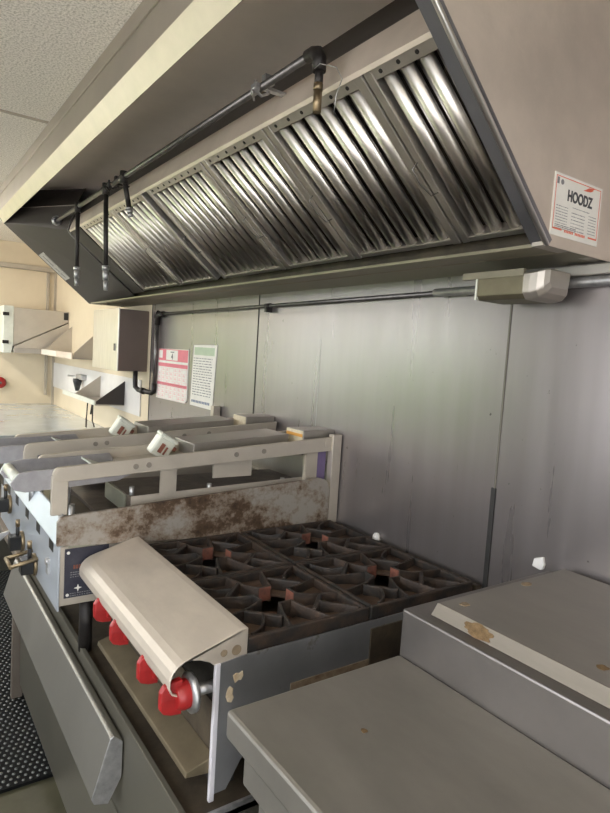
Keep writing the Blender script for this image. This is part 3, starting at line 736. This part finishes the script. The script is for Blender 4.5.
# the two clamshell arms
def clamshell(Y, lbl):
    W = .185
    def top(x): return 1.141 + (x + .90) * .064
    def bar(y0, y1):
        m = MB(); pts = []
        for k in range(9):
            a = PI / 2 + PI * k / 8; pts.append((-.892 + .019 * math.cos(a), top(-.892) - .019 + .019 * math.sin(a)))
        pts += [(-.018, top(-.018) - .046), (-.012, top(-.012))]
        return m.prism(pts, 'y', y0, y1)
    arm = bar(Y - .006, Y + .006)
    b2 = bar(Y + W - .006, Y + W + .006); arm.add(b2.v, b2.f)
    arm = arm.build('clamshell_arm', 'arm_steel', gr, bevel=.0015)
    lab(arm, lbl)
    m = MB()
    for x in (-.70, -.664, -.395, -.30): MB().cyl((x, Y - .0085, top(x) - .02), (x, Y - .005, top(x) - .02), .0075, 12).build('bolt', 'bolt_steel', arm)
    MB().cyl((-.892, Y - .0075, top(-.892) - .019), (-.892, Y - .005, top(-.892) - .019), .012, 18).build('pivot', 'arm_steel', arm)
    MB().cyl((-.05, Y - .0085, top(-.05) - .02), (-.05, Y - .005, top(-.05) - .02), .016, 18).build('pivot', 'arm_steel', arm)
    # front yoke lugs and grip
    for yy in (Y + .014, Y + W - .018):
        m = MB(); pts = [(-.86, 1.135), (-.72, 1.142), (-.70, 1.112), (-.74, 1.095), (-.86, 1.086), (-.97, 1.080), (-.998, 1.088), (-1.004, 1.105), (-.985, 1.128), (-.95, 1.134)]
        m.prism(pts, 'y', yy - .004, yy + .004).build('yoke_lug', 'lug_steel', arm, bevel=.001)
    MB().cyl((-.987, Y + .014, 1.112), (-.987, Y + W - .018, 1.112), .0135, 16).build('grip', 'latch_paint_and_sheen', arm)
    MB().prism([(-.80, 1.136), (-.72, 1.104), (-.72, 1.100), (-.80, 1.130)], 'y', Y + .02, Y + W - .022).build('cross_plate', 'latch_paint_and_sheen', arm)  # pale greenish colour imitates the window reflected in this plate
    # channel over the plate between the bars
    m = MB().prism([(-.71, top(-.71) - .034), (-.03, top(-.03) - .038), (-.03, top(-.03) - .033), (-.71, top(-.71) - .029)], 'y', Y + .006, Y + W - .006)
    m.build('channel_floor', 'arm_steel', arm)
    m = MB().prism([(-.50, top(-.5) - .04), (-.16, top(-.16) - .04), (-.16, top(-.16) + .010), (-.50, top(-.5) + .010)], 'y', Y + .07, Y + W + .03); m.build('cover_box', 'counter_steel', arm, bevel=.003)
    hb = MB().box((-.13, Y + .03, top(-.1) - .03), (-.002, Y + .13, top(-.1) + .022)).build('hinge_housing', 'counter_steel', arm, bevel=.003)
    m = MB().box((-.1325, Y + .032, top(-.1) - .028), (-.13, Y + .128, top(-.1) + .020)); m.build('end_label', 'cream_label', arm)
    if lbl.startswith('near'):
        MB().box((-.134, Y + .032, top(-.1) + .0), (-.1322, Y + .128, top(-.1) + .010)).build('orange_strip', 'orange_strip', arm)
    # heating plate hung below
    m = MB().box((-.705, Y + .025, .992), (-.12, Y + W + .06, 1.046)); lab(m.build('upper_plate', 'platen_top', arm, bevel=.003), 'dark greasy upper cooking plate')
    MB().box((-.709, Y + .05, .995), (-.705, Y + W + .05, 1.043)).build('plate_front', 'deck_steel', arm, bevel=.001)
    MB().prism([(-.700, 1.0), (-.700, 1.044), (-.12, 1.062), (-.12, 1.0)], 'y', Y + .0235, Y + .027).build('plate_edge', 'arm_steel', arm)
    for x, z in ((-.695, 1.07), (-.46, 1.062), (-.20, 1.062)): MB().cyl((x, Y + .034, 1.04), (x, Y + .034, z), .007, 10).build('stud', 'galvanised', arm)
    for x0, x1, z in ((-.622, -.574, 1.05), (-.132, -.080, 1.05), (-.46, -.33, 1.082)):
        MB().prism([(x0, z), (x1, z), (x1, top(x1) - .03), (x0, top(x0) - .03)], 'y', Y + .012, Y + .018).build('hanger', 'arm_steel', arm)
    # front support post and its feet
    MB().box((-.912, Y - .004, 1.018), (-.872, Y + .010, 1.118)).build('support_post', 'arm_steel', arm, bevel=.002)
    for x, dy, z in ((-.885, .004, 1.022), (-.85, .05, 1.03), (-.85, .10, 1.09)): MB().cyl((x, Y + dy, .955), (x, Y + dy, z), .0085, 10).build('stop_bolt', 'galvanised', arm)
    MB().box((-.87, Y + .055, 1.0), (-.86, Y + .10, 1.09)).build('stop_plate', 'black_iron', arm)
    # tilted latch block
    R = Matrix.Rotation(.55, 3, 'Y') @ Matrix.Rotation(.12, 3, 'X')
    c = Vector((-.57, Y + W - .035, 1.158))
    l = MB().cbox(c, (.058, .04, .062), R).cbox(c + R @ Vector((0, -.002, .034)), (.064, .045, .012), R).build('latch_block', 'latch_paint_and_sheen', arm, bevel=.005)
    lab(l, 'pale tilted latch block with a rusty slot')
    f = c + R @ Vector((0, -.0205, -.006))
    m = MB().cbox(f + R @ Vector((-.005, -.001, .004)), (.012, .004, .030), R).cbox(f + R @ Vector((.010, -.001, .002)), (.005, .004, .026), R); m.cyl(c + R @ Vector((.028, -.01, .014)), c + R @ Vector((.040, -.01, .014)), .007, 10)
    o = m.build('latch_pin', 'rust_orange', arm)
clamshell(1.558, 'near clamshell arm of two pale flat bars beside the range')
clamshell(1.945, 'far clamshell arm of two pale flat bars')

# ------------------------------------------------------------------ prep table in the foreground
pt = thing('prep_table', (-.4, .1, 0), 'grey steel prep unit with stepped top in the foreground by the wall', 'prep table')
T0, T1, TY = .923, .878, .75
MB().box((-.828, -.5, T1), (-.47, TY, T0)).build('lower_top', 'counter_steel', pt, bevel=.006)
MB().box((-.80, -.5, .80), (-.74, TY - .012, .852)).build('front_rail', 'counter_steel', pt, bevel=.004)
MB().box((-.77, -.5, .08), (-.03, TY - .015, .80)).build('body', 'drawer_steel', pt, bevel=.003)
MB().box((-.76, -.5, .80), (-.03, TY - .03, T1)).build('neck', 'dark_gap', pt)
MB().tube([(-.803, TY - .03, .857), (-.797, TY - .03, .868)], .006, 8).tube([(-.79, TY - .004, .852), (-.79, TY - .05, .876)], .003, 8).build('bolt', 'latch_paint_and_sheen', pt)
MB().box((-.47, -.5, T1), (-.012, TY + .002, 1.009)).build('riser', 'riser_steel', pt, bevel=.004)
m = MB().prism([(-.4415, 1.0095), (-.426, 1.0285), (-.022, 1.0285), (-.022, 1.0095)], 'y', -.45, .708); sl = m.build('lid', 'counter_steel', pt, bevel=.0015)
lab(sl, 'flat grey lid with pale worn front edge')
m = MB().prism([(-.4425, 1.0098), (-.4268, 1.0290), (-.4245, 1.0290), (-.4402, 1.0098)], 'y', -.448, .707); lab(m.build('lid_edge', 'plank_edge', pt), 'pale bevelled edge of the lid')
# dried grease blotches (real crusts, a little thick)
def blotch(name, c, U, V, rx, ry, mat, parent, seed, n=22, th=.0012):
    rnd = random.Random(seed); U = Vector(U).normalized(); V = Vector(V).normalized(); N = U.cross(V); c = Vector(c); m = MB()
    r0 = [rnd.uniform(.6, 1.15) for _ in range(n)]; rs = [(r0[k - 1] + 2 * r0[k] + r0[(k + 1) % n]) / 4 for k in range(n)]
    a = [c + U * rx * rs[k] * math.cos(2 * PI * k / n) + V * ry * rs[k] * math.sin(2 * PI * k / n) for k in range(n)]
    k0 = [p + N * th for p in a]; m.add(a + k0, [list(range(n))[::-1], list(range(n, 2 * n))] + [[k, (k + 1) % n, n + (k + 1) % n, n + k] for k in range(n)])
    return m.build(name, mat, parent)
ev = Vector((.0155, 0, .019)).normalized()
blotch('grease_blotch', (-.4347, .607, 1.0192), (0, -1, 0), ev, .034, .0125, 'old_grease', pt, 3, 40)
blotch('grease_blotch', (-.387, .679, 1.0283), (1, 0, 0), (0, 1, 0), .010, .009, 'pale_grease', pt, 5)
blotch('grease_blotch', (-.187, .690, 1.0283), (1, 0, 0), (0, 1, 0), .013, .010, 'pale_grease', pt, 6)
blotch('grease_blotch', (-.378, .427, 1.0283), (1, 0, 0), (0, 1, 0), .010, .010, 'old_grease', pt, 8)
blotch('grease_blotch', (-.678, .607, T0 - .0002), (1, 0, 0), (0, 1, 0), .005, .006, 'old_grease', pt, 9)
m = MB().prism([(.768, 1.004), (.775, 1.0), (.797, 1.004), (.794, 1.023), (.771, 1.033), (.766, 1.015)], 'x', -.010, -.0)
tag(m.build('plastic_clip', 'caulk', bevel=.003), 'small white plastic clip on the wall behind the lid corner', 'clip')
m = MB().lathe((-.008, 1.335, .908), [(0, .022), (.007, .02), (.012, .012), (.013, 0)], 12)
tag(m.build('white_cap', 'caulk'), 'little white cap at the wall edge of the range', 'cap')

# ------------------------------------------------------------------ far end of the kitchen
ct = thing('far_counter', (-.4, 4.9, 0), 'shiny stainless counter at the far end below the wall rack', 'counter')
MB().box((-1.05, 3.93, .835), (-.002, YF - .002, .868)).build('top', 'far_counter_steel', ct, bevel=.004)
MB().box((-1.0, 3.98, .0), (-.02, YF - .01, .835)).build('cabinet', 'base_steel', ct)
for x in (-.635, -.62, -.60): MB().box((x, 3.927, .845), (x + .007, 3.93, .853)).build('screw', 'black_iron', ct)
# low wall rack with two triangular brackets
rk = thing('wall_rack', (-.1, 4.1, 1.06), 'small steel wall rack with triangular ends above the far counter', 'rack')
for y, mt in ((3.79, 'hood_dark_steel'), (4.33, 'arm_steel')):
    MB().prism([(-.002, 1.07), (-.002, 1.228), (-.185, 1.092), (-.185, 1.075)], 'y', y - .003, y + .003).build('bracket', mt, rk)
MB().box((-.19, 3.79, 1.066), (-.002, 4.62, 1.074)).build('shelf', 'hood_steel', rk)
MB().box((-.197, 3.785, 1.066), (-.189, 4.63, 1.098)).build('front_lip', 'latch_paint_and_sheen', rk, bevel=.002)
m = MB().tube([(-.185, 3.86, 1.068), (-.187, 3.855, .96), (-.18, 3.83, .925)], .004, 6).tube([(-.185, 3.87, 1.068), (-.190, 3.885, 1.00)], .006, 8)
tag(m.build('hanging_tongs', 'black_iron'), 'dark tongs hanging under the small wall rack', 'tongs')
m = MB().tube([(-.186, 3.98, 1.066), (-.186, 4.0, .95)], .004, 6).cbox((-.186, 4.0, .93), (.004, .03, .06))
tag(m.build('hanging_spatula', 'black_iron'), 'thin dark spatula hanging left of the tongs', 'spatula')
tp = thing('wall_tap', (-.05, 4.78, 1.12), 'chrome and black wall tap above the left end of the rack', 'tap')
MB().box((-.05, 4.70, 1.165), (-.002, 4.86, 1.205)).build('mount', 'galvanised', tp, bevel=.006)
MB().tube([(-.045, 4.86, 1.182), (-.06, 5.05, 1.178)], .008, 10).build('lever', 'galvanised', tp)
MB().lathe((-.05, 4.80, 1.075), [(0, 0), (.014, 0), (.034, .075), (.034, .095), (0, .095)], 16).build('spout', 'black_plastic', tp)
# upper wall shelf with triangular ends and the wedge-shaped cabinet
us = thing('wall_shelf', (-.15, 4.8, 1.33), 'long steel wall shelf with triangular ends high on the far wall', 'shelf')
for y in (4.30, 5.22): MB().prism([(-.002, 1.345), (-.002, 1.58), (-.205, 1.375), (-.205, 1.345)], 'y', y - .003, y + .003).build('bracket', 'arm_steel', us)
MB().box((-.215, 4.29, 1.335), (-.002, 5.30, 1.345)).build('shelf', 'hood_steel', us)
MB().box((-.222, 4.285, 1.333), (-.215, 5.30, 1.378)).build('front_lip', 'hood_end_steel', us)
MB().box((-.2245, 4.75, 1.338), (-.222, 5.25, 1.374)).build('lip_reflection', 'latch_paint_and_sheen', us)  # pale strip imitating a bright reflection on the front lip
MB().prism([(-.002, 1.376), (-.002, 1.605), (-.42, 1.386), (-.42, 1.376)], 'y', 5.325, 5.33).build('end_plate', 'arm_steel', us)
wc = thing('wedge_cabinet', (-.2, 5.5, 1.38), 'grey wedge-shaped steel cabinet in the far corner above the shelf', 'cabinet')
MB().prism([(-.002, 1.61), (-.002, 1.70), (-.425, 1.70), (-.425, 1.388)], 'y', 5.35, YF - .005).build('body', 'arm_steel', wc, bevel=.003)
MB().prism([(-.425, 1.40), (-.425, 1.71), (-.50, 1.71), (-.50, 1.33), (-.44, 1.33)], 'y', 5.345, YF - .005).build('door', 'latch_paint_and_sheen', wc, bevel=.004)
for z in (1.42, 1.645): MB().box((-.505, 5.335, z - .015), (-.46, 5.345, z + .012)).build('hinge', 'black_iron', wc)
MB().box((-.425, 5.31, 1.335), (-.002, YF - .005, 1.376)).build('base', 'hood_steel', wc, bevel=.002)
MB().box((-.04, 5.345, 1.63), (-.005, 5.35, 1.69)).build('side_gasket', 'black_plastic', wc)
rb = thing('red_valve_knob', (-.46, YF - .03, 1.06), 'round red knob on the far beige wall', 'valve knob')
m = MB().lathe((0, 0, 0), [(0, .06), (.035, .055), (.05, .04), (.05, .02), (.03, .012)], 20); m.v = [Matrix.Translation((-.452, YF, 1.055)) @ Matrix.Rotation(PI / 2, 4, 'X') @ v for v in m.v]
m.build('knob', 'red_plastic', rb)
MB().cyl((-.452, YF, 1.055), (-.452, YF - .075, 1.055), .011, 10).build('stem', 'pipe_grey', rb)
# rubber floor mat with drain holes
mt = MB(); xs = [-1.25 + k * .0225 for k in range(26)]
b = MB().box((-1.32, 1.98, .0005), (-.62, 5.2, .012)).build('floor_mat', 'rubber_mat')
tag(b, 'black perforated rubber mat on the floor beside the base', 'floor mat')
m = MB()
for i in range(30):
    for j in range(100):
        x = -1.285 + i * .0225 + (.011 if j % 2 else 0); y = 1.995 + j * .0225
        if x < -.63: m.lathe((x, y, .012), [(.006, .0), (.005, .0022), (.0, .0026)], 7)  # small pale bumps stand for wet glints at the mat holes
b2 = m.build('hole_glints', 'hole_glint', b); b2['kind'] = 'stuff'

# hedge across the yard, what the steel mirrors green
m = MB(); N = 60; M_ = 14; rnd = random.Random(4)
for i in range(N + 1):
    for j in range(M_ + 1):
        m.v.append(Vector((-7.5 + rnd.uniform(-.35, .35) - .5 * math.sin(PI * j / M_), 5.6 + 7.2 * i / N, -.9 + 2.7 * j / M_ + rnd.uniform(-.12, .12))))
for i in range(N):
    for j in range(M_): a = i * (M_ + 1) + j; m.f.append([a, a + 1, a + M_ + 2, a + M_ + 1]); m.sm.append(False)
k = len(m.v)
for i in range(N + 1):
    m.v.append(Vector((-8.9, 5.6 + 7.2 * i / N, -.9))); m.v.append(Vector((-8.9, 5.6 + 7.2 * i / N, 1.7)))
for i in range(N):
    m.f.append([k + 2 * i, k + 2 * i + 1, k + 2 * i + 3, k + 2 * i + 2]); m.sm.append(False)
    a = i * (M_ + 1) + M_; m.f.append([a, a + M_ + 1, k + 2 * i + 3, k + 2 * i + 1]); m.sm.append(False)
m2 = MB(); rnd = random.Random(9)
for i in range(41):
    for j in range(M_ + 1):
        m2.v.append(Vector((-6.2 + 10 * i / 40, 11.5 + rnd.uniform(-.35, .35) + .5 * math.sin(PI * j / M_), -.9 + 2.9 * j / M_ + rnd.uniform(-.12, .12))))
for i in range(40):
    for j in range(M_): a = i * (M_ + 1) + j; m2.f.append([a, a + 1, a + M_ + 2, a + M_ + 1]); m2.sm.append(False)
k = len(m2.v)
for i in range(41):
    m2.v.append(Vector((-6.2 + 10 * i / 40, 13, -.9))); m2.v.append(Vector((-6.2 + 10 * i / 40, 13, 1.9)))
for i in range(40):
    m2.f.append([k + 2 * i, k + 2 * i + 1, k + 2 * i + 3, k + 2 * i + 2]); m2.sm.append(False)
    a = i * (M_ + 1) + M_; m2.f.append([a, a + M_ + 1, k + 2 * i + 3, k + 2 * i + 1]); m2.sm.append(False)
tag(m2.build('hedge', 'hedge_leaf'), 'green hedge outside beyond the far end window', 'hedge')
tag(m.build('hedge', 'hedge_leaf'), 'green hedge across the yard outside the service window', 'hedge')

# ceiling lamps added out of view to brighten the near and far ends
for lx, ly, lbl in ((-1.55, -.35, 'added white tube fixture on the ceiling behind the camera'), (-1.6, 4.75, 'added white tube fixture on the ceiling at the far end')):
    lp = thing('added_ceiling_light', (lx, ly, ZC - .07), lbl, 'added light')
    MB().box((lx - .15, ly - .6, ZC - .03), (lx + .15, ly + .6, ZC)).build('housing', 'white_wall_paint', lp, bevel=.004)
    MB().prism([(lx - .13, ZC - .03), (lx - .09, ZC - .07), (lx + .09, ZC - .07), (lx + .13, ZC - .03)], 'y', ly - .58, ly + .58).build('diffuser', 'added_lamp_lens' if ly < 0 else 'added_lamp_lens_far', lp, bevel=.004)

# ------------------------------------------------------------------ light
w = bpy.data.worlds.new('sky'); S.world = w; w.use_nodes = True
nt = w.node_tree; bg = nt.nodes['Background']
bg.inputs['Color'].default_value = (.93, .96, 1, 1); bg.inputs['Strength'].default_value = 4.0
def portal(name, loc, rot, sx, sy):
    L = bpy.data.lights.new(name, 'AREA'); L.shape = 'RECTANGLE'; L.size = sx; L.size_y = sy; L.cycles.is_portal = True
    o = bpy.data.objects.new(name, L); COL.objects.link(o); o.location = loc; o.rotation_euler = rot
for W0, W1 in WINS: portal('window_portal', (XL - .12, (W0 + W1) / 2, (WZ0 + WZ1) / 2), (0, -PI / 2, 0), WZ1 - WZ0, W1 - W0)
portal('end_window_portal', ((EX0 + EX1) / 2, YF + .12, (EZ0 + EZ1) / 2), (-PI / 2, 0, PI), EX1 - EX0, EZ1 - EZ0)
portal('door_portal', (-1.725, YB - .12, 1.0), (PI / 2, 0, PI), .95, 2.0)
sun = bpy.data.lights.new('sun', 'SUN'); sun.energy = 9; sun.angle = .02; sun.color = (1, .95, .85)
so = bpy.data.objects.new('sun', sun); COL.objects.link(so); so.rotation_euler = Vector((-.35, .55, -.9)).to_track_quat('-Z', 'Y').to_euler()

# ------------------------------------------------------------------ camera
f, pi_, ya, ro = 595.19, math.radians(-4.872), math.radians(35.039), math.radians(3.657)
d = Vector((math.sin(ya) * math.cos(pi_), math.cos(ya) * math.cos(pi_), math.sin(pi_)))
r = Vector((math.cos(ya), -math.sin(ya), 0)); u = r.cross(d)
r2 = r * math.cos(ro) + u * math.sin(ro); u2 = -r * math.sin(ro) + u * math.cos(ro)
cam = bpy.data.cameras.new('camera'); co = bpy.data.objects.new('camera', cam); COL.objects.link(co)
cam.sensor_fit = 'VERTICAL'; cam.sensor_height = 36; cam.lens = f / 813 * 36; cam.clip_start = .02
M = Matrix((r2, u2, -d)).transposed().to_4x4(); M.translation = (-1.245, 0, 1.46); co.matrix_world = M
S.camera = co
S.view_settings.view_transform = 'Standard'; S.view_settings.look = 'None'; S.view_settings.gamma = 1
S.view_settings.use_curve_mapping = False
S.view_settings.exposure = 0.75
